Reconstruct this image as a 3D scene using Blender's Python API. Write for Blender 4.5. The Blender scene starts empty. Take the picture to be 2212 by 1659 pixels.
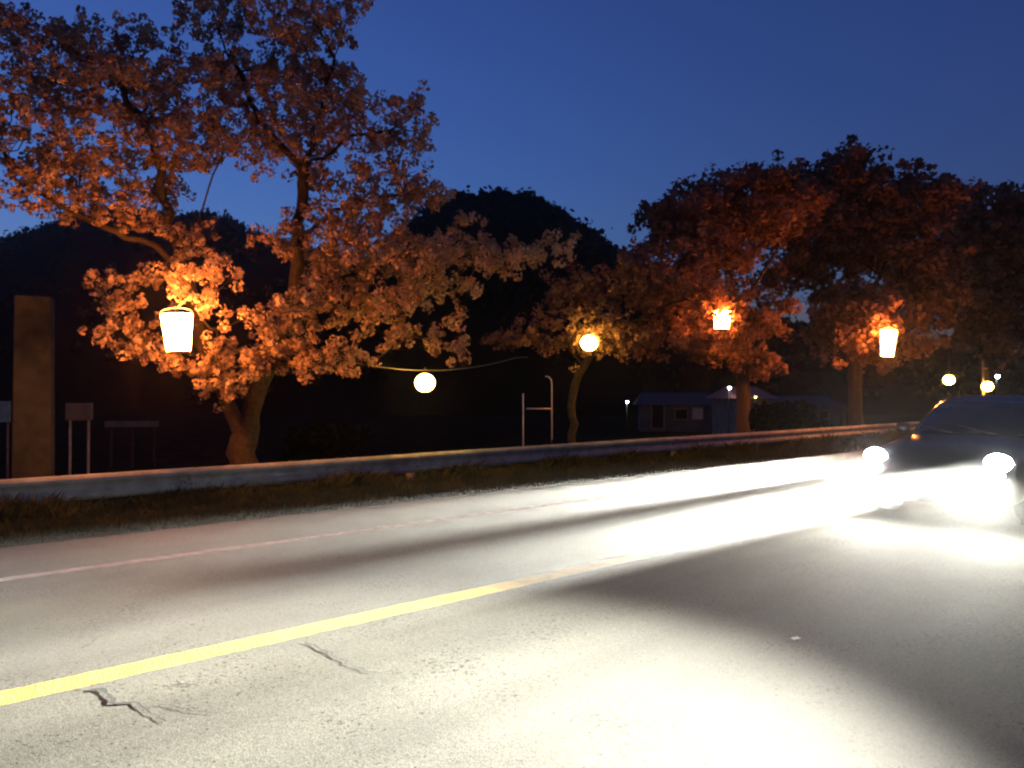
import bpy, bmesh, math, random
import numpy as np
from mathutils import Vector, Matrix

sc = bpy.context.scene
col = sc.collection
R = math.radians
rng = np.random.default_rng(7)
random.seed(7)

# ------------------------------------------------------------------ camera
FPX, CX, HY, CAMH = 1662.0, 1106.0, 850.0, 1.5      # focal length, centre and horizon of a 2212 px wide view
cam = bpy.data.cameras.new('camera')
cam_o = bpy.data.objects.new('camera', cam); col.objects.link(cam_o)
cam_o.location = (0, 0, CAMH)
cam_o.rotation_euler = (R(90.7), 0, 0)
cam.sensor_width = 36.0
cam.lens = FPX / 2212.0 * 36.0
cam.clip_start = 0.05
cam.clip_end = 2000
sc.camera = cam_o

# ------------------------------------------------------------------ dusk sky, exposure
world = bpy.data.worlds.new("World"); sc.world = world; world.use_nodes = True
wt = world.node_tree
bg = wt.nodes['Background']
sky = wt.nodes.new('ShaderNodeTexSky')
sky.sky_type = 'NISHITA'; sky.sun_disc = False
sky.sun_elevation = R(-1.6); sky.sun_rotation = R(-42)
sky.ozone_density = 4.2; sky.air_density = 1.15; sky.dust_density = 0.6
wt.links.new(sky.outputs[0], bg.inputs[0])
bg.inputs[1].default_value = 0.14
vs = sc.view_settings
vs.view_transform = 'Standard'; vs.look = 'None'; vs.gamma = 1; vs.use_curve_mapping = False
vs.exposure = 3.0
sc.render.engine = 'CYCLES'
cy = sc.cycles
cy.use_denoising = True
try: cy.denoiser = 'OPENIMAGEDENOISE'
except Exception: pass
cy.max_bounces = 5; cy.diffuse_bounces = 2; cy.glossy_bounces = 2
cy.transmission_bounces = 3; cy.volume_bounces = 0; cy.transparent_max_bounces = 8
cy.use_light_tree = True
cy.pixel_filter_type = 'BLACKMAN_HARRIS'; cy.filter_width = 2.3
cy.sample_clamp_indirect = 1.0; cy.sample_clamp_direct = 60.0
cy.caustics_reflective = False; cy.caustics_refractive = False

# light levels (before exposure)
BONBORI_L = 31.0
ROUND_L = 11.0
HAZE_DENSITY = 0.0004
HAZE_G = 0.9
BEAM_W = 2.7e7         # narrow beams added to draw the light-trail streaks in the haze
POOL_W = 2.4e4          # dipped beams that light the road

# ------------------------------------------------------------------ frames of reference
U = np.array([0.743, 0.669, 0.0]); U /= np.linalg.norm(U)      # along the road, away to the right
NV = np.array([-U[1], U[0], 0.0])                               # across the road, away from the camera
def W(s, n, z=0.0):
    p = s * U + n * NV
    return (float(p[0]), float(p[1]), float(z))
def P(px, py, d):
    return np.array([(px - CX) / FPX * d, d, CAMH + (HY - py) / FPX * d])
ROAD_ANGLE = math.atan2(U[1], U[0])

# ------------------------------------------------------------------ helpers
def tag(o, label=None, cat=None, group=None, kind=None):
    if label: o['label'] = label
    if cat: o['category'] = cat
    if group: o['group'] = group
    if kind: o['kind'] = kind
    return o
def empty(name, loc, rz=0.0):
    o = bpy.data.objects.new(name, None); col.objects.link(o)
    o.location = loc; o.rotation_euler = (0, 0, rz); o.empty_display_size = 0.2
    return o
def mesh_obj(name, verts, faces, mat=None, parent=None, smooth=False, loc=None):
    me = bpy.data.meshes.new(name)
    me.from_pydata([tuple(map(float, v)) for v in verts], [], faces)
    me.update()
    if smooth:
        me.polygons.foreach_set('use_smooth', [True] * len(me.polygons))
    o = bpy.data.objects.new(name, me); col.objects.link(o)
    if mat: me.materials.append(mat)
    if parent: o.parent = parent
    if loc is not None: o.location = loc
    return o
def quads_obj(name, V, mat, parent=None, loc=None):
    """V: (n,4,3) array of quads"""
    n = len(V)
    me = bpy.data.meshes.new(name)
    me.vertices.add(n * 4); me.vertices.foreach_set('co', V.reshape(-1).astype(np.float32))
    me.loops.add(n * 4); me.loops.foreach_set('vertex_index', np.arange(n * 4, dtype=np.int32))
    me.polygons.add(n); me.polygons.foreach_set('loop_start', np.arange(0, n * 4, 4, dtype=np.int32))
    me.update(calc_edges=True); me.validate()
    me.materials.append(mat)
    o = bpy.data.objects.new(name, me); col.objects.link(o)
    if parent: o.parent = parent
    if loc is not None: o.location = loc
    return o
class MB:
    """collects simple shapes into one mesh"""
    def __init__(s): s.v = []; s.f = []
    def add(s, v, f):
        b = len(s.v); s.v += [tuple(map(float, p)) for p in v]; s.f += [tuple(i + b for i in q) for q in f]; return s
    def box(s, c, d, rz=0.0, rx=0.0):
        m = Matrix.Rotation(rz, 3, 'Z') @ Matrix.Rotation(rx, 3, 'Y')
        v = []
        for x in (-.5, .5):
            for y in (-.5, .5):
                for z in (-.5, .5):
                    p = m @ Vector((x * d[0], y * d[1], z * d[2])); v.append((p.x + c[0], p.y + c[1], p.z + c[2]))
        return s.add(v, [(0, 1, 3, 2), (4, 6, 7, 5), (0, 4, 5, 1), (2, 3, 7, 6), (0, 2, 6, 4), (1, 5, 7, 3)])
    def tube(s, pts, rad, n=6, cap=True):
        pts = [np.array(p, float) for p in pts]
        if not hasattr(rad, '__len__'): rad = [rad] * len(pts)
        rings = []; prev = None
        for i, p in enumerate(pts):
            t = pts[min(i + 1, len(pts) - 1)] - pts[max(i - 1, 0)]
            t = t / (np.linalg.norm(t) + 1e-9)
            if prev is None:
                a = np.cross(t, [0, 0, 1.0]);
                if np.linalg.norm(a) < .2: a = np.cross(t, [1.0, 0, 0])
            else:
                a = prev - t * np.dot(prev, t)
                if np.linalg.norm(a) < 1e-4: a = np.cross(t, [1.0, .3, 0])
            a /= np.linalg.norm(a); prev = a; b = np.cross(t, a)
            rings.append([p + rad[i] * (math.cos(k * 2 * math.pi / n) * a + math.sin(k * 2 * math.pi / n) * b) for k in range(n)])
        v = [q for r in rings for q in r]; f = []
        for i in range(len(pts) - 1):
            for k in range(n):
                f.append((i * n + k, i * n + (k + 1) % n, (i + 1) * n + (k + 1) % n, (i + 1) * n + k))
        if cap: f += [tuple(range(n))[::-1], tuple((len(pts) - 1) * n + k for k in range(n))]
        return s.add(v, f)
    def lathe(s, prof, n=20, c=(0, 0, 0), cap=True):
        v = []; f = []
        for r, z in prof:
            for k in range(n):
                a = 2 * math.pi * k / n; v.append((c[0] + r * math.cos(a), c[1] + r * math.sin(a), c[2] + z))
        for i in range(len(prof) - 1):
            for k in range(n):
                f.append((i * n + k, i * n + (k + 1) % n, (i + 1) * n + (k + 1) % n, (i + 1) * n + k))
        if cap: f += [tuple(range(n))[::-1], tuple((len(prof) - 1) * n + k for k in range(n))]
        return s.add(v, f)
    def build(s, name, mat, parent=None, smooth=False, loc=None):
        return mesh_obj(name, s.v, s.f, mat, parent, smooth, loc)
def copy_tree(o, parent=None):
    c = o.copy(); col.objects.link(c)
    if parent: c.parent = parent
    for ch in [x for x in bpy.data.objects if x.parent == o]: copy_tree(ch, c)
    return c

# ------------------------------------------------------------------ materials
def new_mat(name):
    m = bpy.data.materials.new(name); m.use_nodes = True
    nt = m.node_tree
    return m, nt, nt.nodes['Principled BSDF'], nt.nodes['Material Output']
def nd(nt, t, **kw):
    n = nt.nodes.new(t)
    for k, v in kw.items(): setattr(n, k, v)
    return n
def ramp(nt, stops):
    r = nt.nodes.new('ShaderNodeValToRGB'); e = r.color_ramp.elements
    while len(e) < len(stops): e.new(0.5)
    for el, (p, c) in zip(e, stops):
        el.position = p; el.color = (c if hasattr(c, '__len__') else (c, c, c)) + ((1,) if hasattr(c, '__len__') else (1,)) if not hasattr(c, '__len__') else tuple(c) + (1,)
    return r
def noisy(name, c1, c2, scale=8, rough=.8, bump=0.3, bscale=None, metallic=0.0, detail=6, spec=.4):
    m, nt, b, out = new_mat(name)
    tc = nd(nt, 'ShaderNodeTexCoord')
    n1 = nd(nt, 'ShaderNodeTexNoise'); n1.inputs['Scale'].default_value = scale; n1.inputs['Detail'].default_value = detail
    nt.links.new(tc.outputs['Object'], n1.inputs['Vector'])
    r = ramp(nt, [(.32, c1), (.68, c2)])
    nt.links.new(n1.outputs['Fac'], r.inputs[0]); nt.links.new(r.outputs[0], b.inputs['Base Color'])
    b.inputs['Roughness'].default_value = rough; b.inputs['Metallic'].default_value = metallic
    b.inputs['Specular IOR Level'].default_value = spec
    if bump:
        n2 = nd(nt, 'ShaderNodeTexNoise'); n2.inputs['Scale'].default_value = bscale or scale * 5; n2.inputs['Detail'].default_value = 5
        nt.links.new(tc.outputs['Object'], n2.inputs['Vector'])
        bp = nd(nt, 'ShaderNodeBump'); bp.inputs['Strength'].default_value = bump; bp.inputs['Distance'].default_value = .02
        nt.links.new(n2.outputs['Fac'], bp.inputs['Height']); nt.links.new(bp.outputs[0], b.inputs['Normal'])
    return m
def emit(name, c, strength):
    m, nt, b, out = new_mat(name)
    b.inputs['Base Color'].default_value = (.7, .6, .5, 1)
    b.inputs['Emission Color'].default_value = tuple(c) + (1,)
    b.inputs['Emission Strength'].default_value = strength
    b.inputs['Roughness'].default_value = .7
    return m
def asphalt(name, dark, light, tint_lo, tint_hi, grain=130):
    m, nt, b, out = new_mat(name)
    tc = nd(nt, 'ShaderNodeTexCoord'); L = nt.links.new
    vo = nd(nt, 'ShaderNodeTexVoronoi'); vo.inputs['Scale'].default_value = grain
    L(tc.outputs['Object'], vo.inputs['Vector'])
    sep = nd(nt, 'ShaderNodeSeparateColor'); L(vo.outputs['Color'], sep.inputs[0])
    r = ramp(nt, [(0.0, dark), (.55, tuple(.5 * (a + c) for a, c in zip(dark, light))), (1.0, light)])
    L(sep.outputs[0], r.inputs[0])
    big = nd(nt, 'ShaderNodeTexNoise'); big.inputs['Scale'].default_value = .9; big.inputs['Detail'].default_value = 7
    L(tc.outputs['Object'], big.inputs['Vector'])
    rb = ramp(nt, [(.3, tint_lo), (.7, tint_hi)]); L(big.outputs['Fac'], rb.inputs[0])
    mx = nd(nt, 'ShaderNodeMix', data_type='RGBA', blend_type='MULTIPLY'); mx.inputs[0].default_value = 1
    L(r.outputs[0], mx.inputs[6]); L(rb.outputs[0], mx.inputs[7])
    mpt = nd(nt, 'ShaderNodeMapping'); mpt.inputs['Rotation'].default_value = (0, 0, -ROAD_ANGLE); L(tc.outputs['Object'], mpt.inputs[0])
    mps = nd(nt, 'ShaderNodeMapping'); mps.inputs['Scale'].default_value = (.06, 1.5, 1); L(mpt.outputs[0], mps.inputs[0])
    trk = nd(nt, 'ShaderNodeTexNoise'); trk.inputs['Scale'].default_value = 1.0; trk.inputs['Detail'].default_value = 3; L(mps.outputs[0], trk.inputs['Vector'])
    rt = ramp(nt, [(.35, (.74, .74, .74)), (.65, (1.12, 1.12, 1.12))]); L(trk.outputs['Fac'], rt.inputs[0])
    mt_ = nd(nt, 'ShaderNodeMix', data_type='RGBA', blend_type='MULTIPLY'); mt_.inputs[0].default_value = 1
    L(mx.outputs[2], mt_.inputs[6]); L(rt.outputs[0], mt_.inputs[7]); mx = mt_
    # dark pits where stones have come out, in drifts
    pit = nd(nt, 'ShaderNodeTexNoise'); pit.inputs['Scale'].default_value = 34; pit.inputs['Detail'].default_value = 3; pit.inputs['Roughness'].default_value = .65
    mp = nd(nt, 'ShaderNodeMapping'); mp.inputs['Scale'].default_value = (1, 1, 1); L(tc.outputs['Object'], mp.inputs[0]); L(mp.outputs[0], pit.inputs['Vector'])
    drift = nd(nt, 'ShaderNodeTexNoise'); drift.inputs['Scale'].default_value = 1.6; drift.inputs['Detail'].default_value = 3
    L(tc.outputs['Object'], drift.inputs['Vector'])
    dm = nd(nt, 'ShaderNodeMath', operation='MULTIPLY_ADD'); L(drift.outputs['Fac'], dm.inputs[0]); dm.inputs[1].default_value = .35; L(pit.outputs['Fac'], dm.inputs[2])
    rp = ramp(nt, [(.79, (1, 1, 1)), (.83, (.10, .09, .09))]); L(dm.outputs[0], rp.inputs[0])
    mx2 = nd(nt, 'ShaderNodeMix', data_type='RGBA', blend_type='MULTIPLY'); mx2.inputs[0].default_value = 1
    L(mx.outputs[2], mx2.inputs[6]); L(rp.outputs[0], mx2.inputs[7]); L(mx2.outputs[2], b.inputs['Base Color'])
    b.inputs['Roughness'].default_value = .82; b.inputs['Specular IOR Level'].default_value = .3
    n2 = nd(nt, 'ShaderNodeTexNoise'); n2.inputs['Scale'].default_value = 120; n2.inputs['Detail'].default_value = 4
    L(tc.outputs['Object'], n2.inputs['Vector'])
    ad = nd(nt, 'ShaderNodeMath', operation='ADD'); L(n2.outputs['Fac'], ad.inputs[0]); L(vo.outputs['Distance'], ad.inputs[1])
    bp = nd(nt, 'ShaderNodeBump'); bp.inputs['Strength'].default_value = .22; bp.inputs['Distance'].default_value = .004
    L(ad.outputs[0], bp.inputs['Height']); L(bp.outputs[0], b.inputs['Normal'])
    return m
def foliage(name, c1, c2, scale, transl=.35):
    m, nt, b, out = new_mat(name); L = nt.links.new
    tc = nd(nt, 'ShaderNodeTexCoord'); n1 = nd(nt, 'ShaderNodeTexNoise'); n1.inputs['Scale'].default_value = scale; n1.inputs['Detail'].default_value = 4
    L(tc.outputs['Object'], n1.inputs['Vector'])
    r = ramp(nt, [(.35, c1), (.65, c2)]); L(n1.outputs['Fac'], r.inputs[0])
    d = nd(nt, 'ShaderNodeBsdfDiffuse'); t = nd(nt, 'ShaderNodeBsdfTranslucent'); x = nd(nt, 'ShaderNodeMixShader'); x.inputs[0].default_value = transl
    L(r.outputs[0], d.inputs[0]); L(r.outputs[0], t.inputs[0]); L(d.outputs[0], x.inputs[1]); L(t.outputs[0], x.inputs[2])
    L(x.outputs[0], out.inputs[0]); nt.nodes.remove(b)
    return m

M = {}
M['road'] = asphalt('asphalt', (.04, .04, .037), (.165, .163, .148), (.72, .72, .70), (1.1, 1.09, 1.03), 210)
M['shoulder'] = asphalt('dimmed_shoulder_asphalt', (.03, .024, .02), (.10, .078, .066), (.6, .58, .58), (1.2, 1.05, 1.0), 90)  # asphalt darkened to red-brown, the dim light is put into its colour
M['yellow'] = noisy('yellow_road_paint', (.46, .32, .06), (.68, .47, .11), 5, .7, .5, 70)
def chipped(name, c1, c2, thr):
    m = noisy(name, c1, c2, 6, .75, .5, 70); nt = m.node_tree; b = nt.nodes['Principled BSDF']; L = nt.links.new
    src = b.inputs['Base Color'].links[0].from_socket
    tc = nd(nt, 'ShaderNodeTexCoord'); n = nd(nt, 'ShaderNodeTexNoise'); n.inputs['Scale'].default_value = 38; n.inputs['Detail'].default_value = 8; n.inputs['Roughness'].default_value = .7
    L(tc.outputs['Object'], n.inputs['Vector']); r = ramp(nt, [(thr, 0.0), (thr + .05, 1.0)]); L(n.outputs['Fac'], r.inputs[0])
    mx = nd(nt, 'ShaderNodeMix', data_type='RGBA'); L(r.outputs[0], mx.inputs[0]); L(src, mx.inputs[6]); mx.inputs[7].default_value = (.085, .083, .075, 1)
    L(mx.outputs[2], b.inputs['Base Color']); return m
M['yellow'] = chipped('worn_yellow_road_paint', (.46, .29, .035), (.64, .42, .06), .62)
M['white'] = noisy('white_road_paint', (.42, .40, .34), (.72, .70, .62), 9, .7, .5, 70)
M['white_worn'] = chipped('worn_white_road_paint', (.46, .45, .39), (.68, .66, .58), .66)
M['crack'] = noisy('dark_crack', (.012, .012, .012), (.02, .02, .02), 30, .95, .4)  # near-black colour of the thin crack strips
M['soil'] = noisy('dark_soil', (.014, .012, .008), (.030, .026, .016), 1.5, .95, .6, 20, spec=0)
M['grass'] = foliage('verge_grass', (.035, .045, .014), (.085, .085, .028), 2.2)
M['galv'] = noisy('galvanised_steel', (.26, .28, .24), (.42, .44, .38), 5, .85, .1, 40, 0.0, spec=0)
M['bark'] = noisy('cherry_bark', (.022, .016, .012), (.055, .040, .03), 14, .85, .8, 30)
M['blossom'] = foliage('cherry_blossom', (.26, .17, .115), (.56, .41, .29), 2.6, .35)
M['blossom_far'] = foliage('cherry_blossom_dimmed', (.14, .075, .05), (.34, .19, .13), 1.4, .35)  # same blossom, dim light on the far trees put into a darker colour
M['leaf_dark'] = foliage('dark_evergreen', (.010, .014, .007), (.028, .034, .016), .35, .2)
M['hill'] = noisy('hill_soil', (.008, .009, .006), (.016, .018, .010), .2, .95, 0, spec=0)
M['paper_o'] = emit('orange_lit_paper', (1.0, .27, .05), BONBORI_L)
M['paper_y'] = emit('yellow_lit_paper', (1.0, .56, .08), ROUND_L)
M['wire'] = noisy('dull_wire', (.10, .09, .08), (.2, .18, .15), 30, .5, 0, metallic=.5)
M['rope'] = noisy('pale_cord', (.35, .30, .22), (.5, .43, .33), 40, .9, .3)
M['wood'] = noisy('lantern_wood', (.22, .14, .08), (.34, .22, .13), 12, .7, .3)
M['stone'] = noisy('pillar_stone', (.026, .032, .024), (.058, .066, .05), 4, .85, .5, 26)
M['concrete'] = noisy('pale_concrete', (.10, .10, .095), (.16, .16, .15), 2.5, .85, .4, 24)
M['plaster'] = noisy('pale_plaster', (.07, .065, .06), (.11, .105, .09), 1.2, .8, .2, 30)
M['tile'] = noisy('roof_tile', (.02, .017, .016), (.04, .03, .028), 5, .6, .4)
M['redroof'] = noisy('rusty_roof', (.20, .07, .045), (.30, .12, .08), 3, .6, .4)
M['dark'] = noisy('dark_plastic', (.012, .012, .013), (.022, .022, .023), 20, .5, .05)
M['glass'] = noisy('dark_glass', (.01, .012, .014), (.016, .018, .02), 2, .06, 0, spec=.7)
M['paint'] = noisy('dark_car_paint', (.012, .013, .016), (.02, .021, .026), 1.5, .28, 0, .25, spec=.6)
M['rubber'] = noisy('tyre_rubber', (.015, .015, .015), (.028, .028, .028), 25, .9, .3)
M['rim'] = noisy('alloy_rim', (.35, .35, .36), (.5, .5, .5), 6, .35, 0, metallic=.8)
M['chrome'] = noisy('reflector_chrome', (.6, .6, .62), (.75, .75, .75), 6, .2, 0, metallic=.9)
M['plate'] = noisy('licence_plate_white', (.6, .6, .58), (.7, .7, .68), 6, .5, 0)
M['lamp_head'] = emit('white_headlamp_glow', (1.0, .97, .90), 30.0)
M['lamp_fog'] = emit('white_driving_lamp_glow', (1.0, .96, .88), 22.0)
M['bulb_w'] = emit('cool_bulb_glow', (.85, .93, 1.0), 14.0)
M['bulb_o'] = emit('amber_bulb_glow', (1.0, .55, .15), 5.0)
M['white_metal'] = noisy('white_painted_metal', (.55, .6, .58), (.7, .75, .72), 6, .45, .1)
M['board'] = noisy('pale_board', (.30, .37, .33), (.45, .52, .47), 7, .7, .2)
M['curtain'] = noisy('pale_blind', (.5, .48, .42), (.62, .6, .52), 4, .8, .1)

# ------------------------------------------------------------------ ground, road, shoulder, markings
def strip(name, prof, s0, s1, mat, ds=None):
    ss = list(np.linspace(s0, s1, max(2, int((s1 - s0) / (ds or 1e9)) + 1)))
    v = []; f = []; k = len(prof)
    for s in ss: v += [W(s, n, z) for n, z in prof]
    for i in range(len(ss) - 1):
        for j in range(k - 1): f.append((i * k + j, (i + 1) * k + j, (i + 1) * k + j + 1, i * k + j + 1))
    return mesh_obj(name, v, f, mat)
tag(strip('ground', [(-220, -.05), (8.97, -.05), (9.5, -.06), (11.2, -.12), (12.2, -.22), (13.2, -.5), (16, -.85), (24, -1.0), (220, -1.0)], -220, 220, M['soil']), kind='structure')
tag(strip('road', [(-.9, 0), (7.46, 0)], -215, 215, M['road']), kind='structure')
tag(strip('shoulder', [(7.46, 0), (8.97, -.015)], -215, 215, M['shoulder']), kind='structure')
def marking(name, n0, n1, mat, wob):
    ss = np.arange(-12, 90, .06 if wob else 1.0); v = []; f = []
    for s in ss:
        a, b_ = rng.normal(0, wob, 2)
        v += [W(s, n0 + a, .004), W(s, n1 + b_, .004)]
    for i in range(len(ss) - 1): f.append((2 * i, 2 * i + 2, 2 * i + 3, 2 * i + 1))
    return tag(mesh_obj(name, v, f, mat), kind='structure')
marking('centre_line', 4.40, 4.60, M['yellow'], .004)
marking('edge_line', 7.29, 7.42, M['white_worn'], .005)
marking('near_edge_line', .20, .33, M['white'], .005)
def crack(pix, wmax=.016):
    pts = []
    for px, py in pix:
        d = FPX * CAMH / (py - HY); pts.append(np.array([(px - CX) / FPX * d, d]))
    fine = []
    for a, b_ in zip(pts, pts[1:]):
        n = max(2, int(np.linalg.norm(b_ - a) / .03))
        for i in range(n): fine.append(a + (b_ - a) * i / n + rng.normal(0, .013, 2))
    fine.append(pts[-1]); v = []; f = []
    for i, p in enumerate(fine):
        t = fine[min(i + 1, len(fine) - 1)] - fine[max(i - 1, 0)]; t /= np.linalg.norm(t) + 1e-9
        w = wmax * (.25 + .75 * rng.random()) * (1 - .6 * i / len(fine)) * .5
        nn = np.array([-t[1], t[0]]) * w
        v += [(p[0] + nn[0], p[1] + nn[1], .003), (p[0] - nn[0], p[1] - nn[1], .003)]
    for i in range(len(fine) - 1): f.append((2 * i, 2 * i + 2, 2 * i + 3, 2 * i + 1))
    o = mesh_obj('road_crack', v, f, M['crack']); o.parent = bpy.data.objects['road']
    return o
crack([(218, 1484), (245, 1508), (285, 1518), (318, 1526), (365, 1556)], .045)
crack([(318, 1526), (360, 1522), (405, 1530), (480, 1538)], .016)
crack([(662, 1386), (700, 1402), (752, 1432), (800, 1448), (870, 1452)], .028)
crack([(180, 1398), (205, 1380), (225, 1372)], .012)
crack([(395, 1470), (420, 1482)], .012)

# ------------------------------------------------------------------ hills with their woods
def lerp_prof(pts, x):
    xs = [p[0] for p in pts]; ys = [p[1] for p in pts]
    return np.interp(x, xs, ys)
def hill(name, prof_px, d, depth_half, x0, x1, seed, ntrees):
    pr = [((px - CX) / FPX * d, CAMH + (HY - py) / FPX * d) for px, py in prof_px]
    xs = np.arange(x0, x1 + .1, 3.0); ts = np.linspace(-1, 1, 15)
    v = []; f = []
    r2 = np.random.default_rng(seed)
    def hz(x, t): return -1.05 + (lerp_prof(pr, x) - 1.6 + 1.05) * (1 - abs(t) ** 1.7)
    for t in ts:
        for x in xs: v.append((x, d + t * depth_half + .0 * x, hz(x, t)))
    k = len(xs)
    for i in range(len(ts) - 1):
        for j in range(k - 1): f.append((i * k + j, i * k + j + 1, (i + 1) * k + j + 1, (i + 1) * k + j))
    tag(mesh_obj(name, v, f, M['hill'], smooth=True), kind='structure')
    Q = []
    for _ in range(ntrees):
        x = r2.uniform(x0, x1); t = r2.uniform(-.9, .12) if r2.random() < .6 else r2.normal(0, .05)
        z = hz(x, t); n = 26; rad = r2.uniform(.7, 1.5); hh = r2.uniform(.7, 1.5)
        c = np.array([x, d + t * depth_half, z + hh * .2]) + r2.normal(0, 1, (n, 3)) * .5 * np.array([rad, rad, hh])
        a = r2.normal(0, 1, (n, 3)); a /= np.linalg.norm(a, axis=1, keepdims=True)
        b_ = np.cross(a, r2.normal(0, 1, (n, 3))); b_ /= np.linalg.norm(b_, axis=1, keepdims=True)
        s = r2.uniform(.25, .6, (n, 1)); a *= s; b_ *= s * .7
        Q.append(np.stack([c - a, c - b_, c + a, c + b_], 1))
    o = quads_obj('hill_woodland', np.concatenate(Q), M['leaf_dark'])
    return tag(o, kind='stuff')
hill('left_hill', [(-900, 560), (-300, 540), (0, 512), (95, 486), (180, 458), (250, 440), (310, 446), (380, 462), (440, 452), (480, 458), (530, 484), (600, 512), (660, 528), (760, 545), (900, 580), (1200, 640), (1700, 700)], 150, 32, -150, 60, 1, 1500)
hill('right_hill', [(500, 800), (700, 640), (800, 560), (870, 505), (930, 436), (990, 413), (1060, 410), (1100, 406), (1150, 416), (1200, 440), (1250, 470), (1300, 508), (1350, 538), (1420, 580), (1520, 630), (1700, 690), (1900, 735), (2212, 770), (2800, 790)], 112, 24, -40, 120, 2, 1800)

# ------------------------------------------------------------------ haze
hm = bpy.data.materials.new('thin_haze'); hm.use_nodes = True
ht = hm.node_tree; ht.nodes.remove(ht.nodes['Principled BSDF'])
pv = ht.nodes.new('ShaderNodeVolumePrincipled')
pv.inputs['Color'].default_value = (.92, .94, .96, 1); pv.inputs['Density'].default_value = HAZE_DENSITY; pv.inputs['Anisotropy'].default_value = HAZE_G
ht.links.new(pv.outputs[0], ht.nodes['Material Output'].inputs['Volume'])
hz_o = MB().box((0, 0, 17.5), (680, 680, 39.5)).build('haze', hm)
tag(hz_o, kind='stuff')

# ------------------------------------------------------------------ guardrail
def guardrail():
    N0 = 11.6
    root = empty('guardrail', W(4, N0, -.15)); base = np.array(W(4, N0, -.15))
    tag(root, 'long grey steel guardrail running along the grass verge below the trees', 'guardrail')
    prof = [(0.010, 0.0), (.035, .015), (.06, .05), (.06, .09), (.015, .14), (.005, .17), (.015, .20), (.06, .25), (.06, .29), (.035, .33), (.010, .345)]
    L_ = 4.0
    s = -8.0; i = 0; beam_me = None; post_me = None; bolt_me = None
    while s < 68:
        if beam_me is None:
            v = []; f = []; k = len(prof)
            for a in (0.0, L_ + .12):
                for n, z in prof: v.append(a * U + np.array([0, 0, z]) - n * NV)
                for n, z in prof[::-1]: v.append(a * U + np.array([0, 0, z]) - (n - .006) * NV)
            kk = 2 * k
            for j in range(kk): f.append((j, (j + 1) % kk, kk + (j + 1) % kk, kk + j))
            f += [tuple(range(kk))[::-1], tuple(range(kk, 2 * kk))]
            o = mesh_obj('rail_beam', v, f, M['galv'], root); beam_me = o.data
        else:
            o = bpy.data.objects.new('rail_beam', beam_me); col.objects.link(o); o.parent = root
        o.location = Vector(W(s, N0 - .009 * (i % 2), .065 + .004 * math.sin(i * 1.7))) - Vector(base)
        if post_me is None:
            q = MB(); q.lathe([(.07, -.55), (.07, .36), (.05, .375)], 10); p = q.build('post', M['galv'], root, True); post_me = p.data
        else:
            p = bpy.data.objects.new('post', post_me); col.objects.link(p); p.parent = root
        p.location = Vector(W(s + .06, N0 + .13, -.05)) - Vector(base)
        for dz in (.115, .17, .225):
            if bolt_me is None:
                b_ = MB().tube([(0, 0, 0), tuple(-.022 * NV)], .018, 8).build('bolt', M['wire'], root); bolt_me = b_.data
            else:
                b_ = bpy.data.objects.new('bolt', bolt_me); col.objects.link(b_); b_.parent = root
            b_.location = Vector(W(s + .06, N0 - .012 - (.045 if dz != .17 else 0) - .009, .065 + dz)) - Vector(base)
        s += L_; i += 1
guardrail()

# ------------------------------------------------------------------ grass on the verge
def verge_grass(n):
    s = rng.uniform(-3, 1, n); s = -4 + 44 * rng.random(n) ** 1.7; nn = rng.uniform(8.9, 12.4, n)
    clump = (np.sin(s * 1.9 + np.cos(nn * 2.3) * 2) * np.sin(nn * 3.1 + s * .7) + 1) * .5
    h = (.05 + .16 * clump) * rng.uniform(.5, 1.25, n) * np.where(nn < 9.3, .55, 1) * np.where(nn > 10.9, 1.7, 1)
    keep = rng.random(n) < (.35 + .65 * clump) * np.clip((nn - 8.9) / .5 + .25, 0, 1)
    s, nn, h = s[keep], nn[keep], h[keep]; k = len(s)
    base = s[:, None] * U + nn[:, None] * NV
    base[:, 2] = np.interp(nn, [8.97, 9.5, 11.2, 12.2, 13.2], [-.05, -.06, -.12, -.22, -.5])
    ang = rng.uniform(0, 2 * np.pi, k); w = rng.uniform(.006, .016, k)
    side = np.stack([np.cos(ang), np.sin(ang), 0 * ang], 1) * w[:, None]
    lean = rng.normal(0, .4, (k, 3)) * h[:, None]; lean[:, 2] = 0
    up = np.stack([0 * h, 0 * h, h], 1)
    V = np.stack([base - side, base + side, base + up * .6 + lean * .4 + side * .7, base + up + lean], 1)
    tag(quads_obj('verge_grass', V, M['grass']), kind='stuff')
verge_grass(90000)

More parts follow.
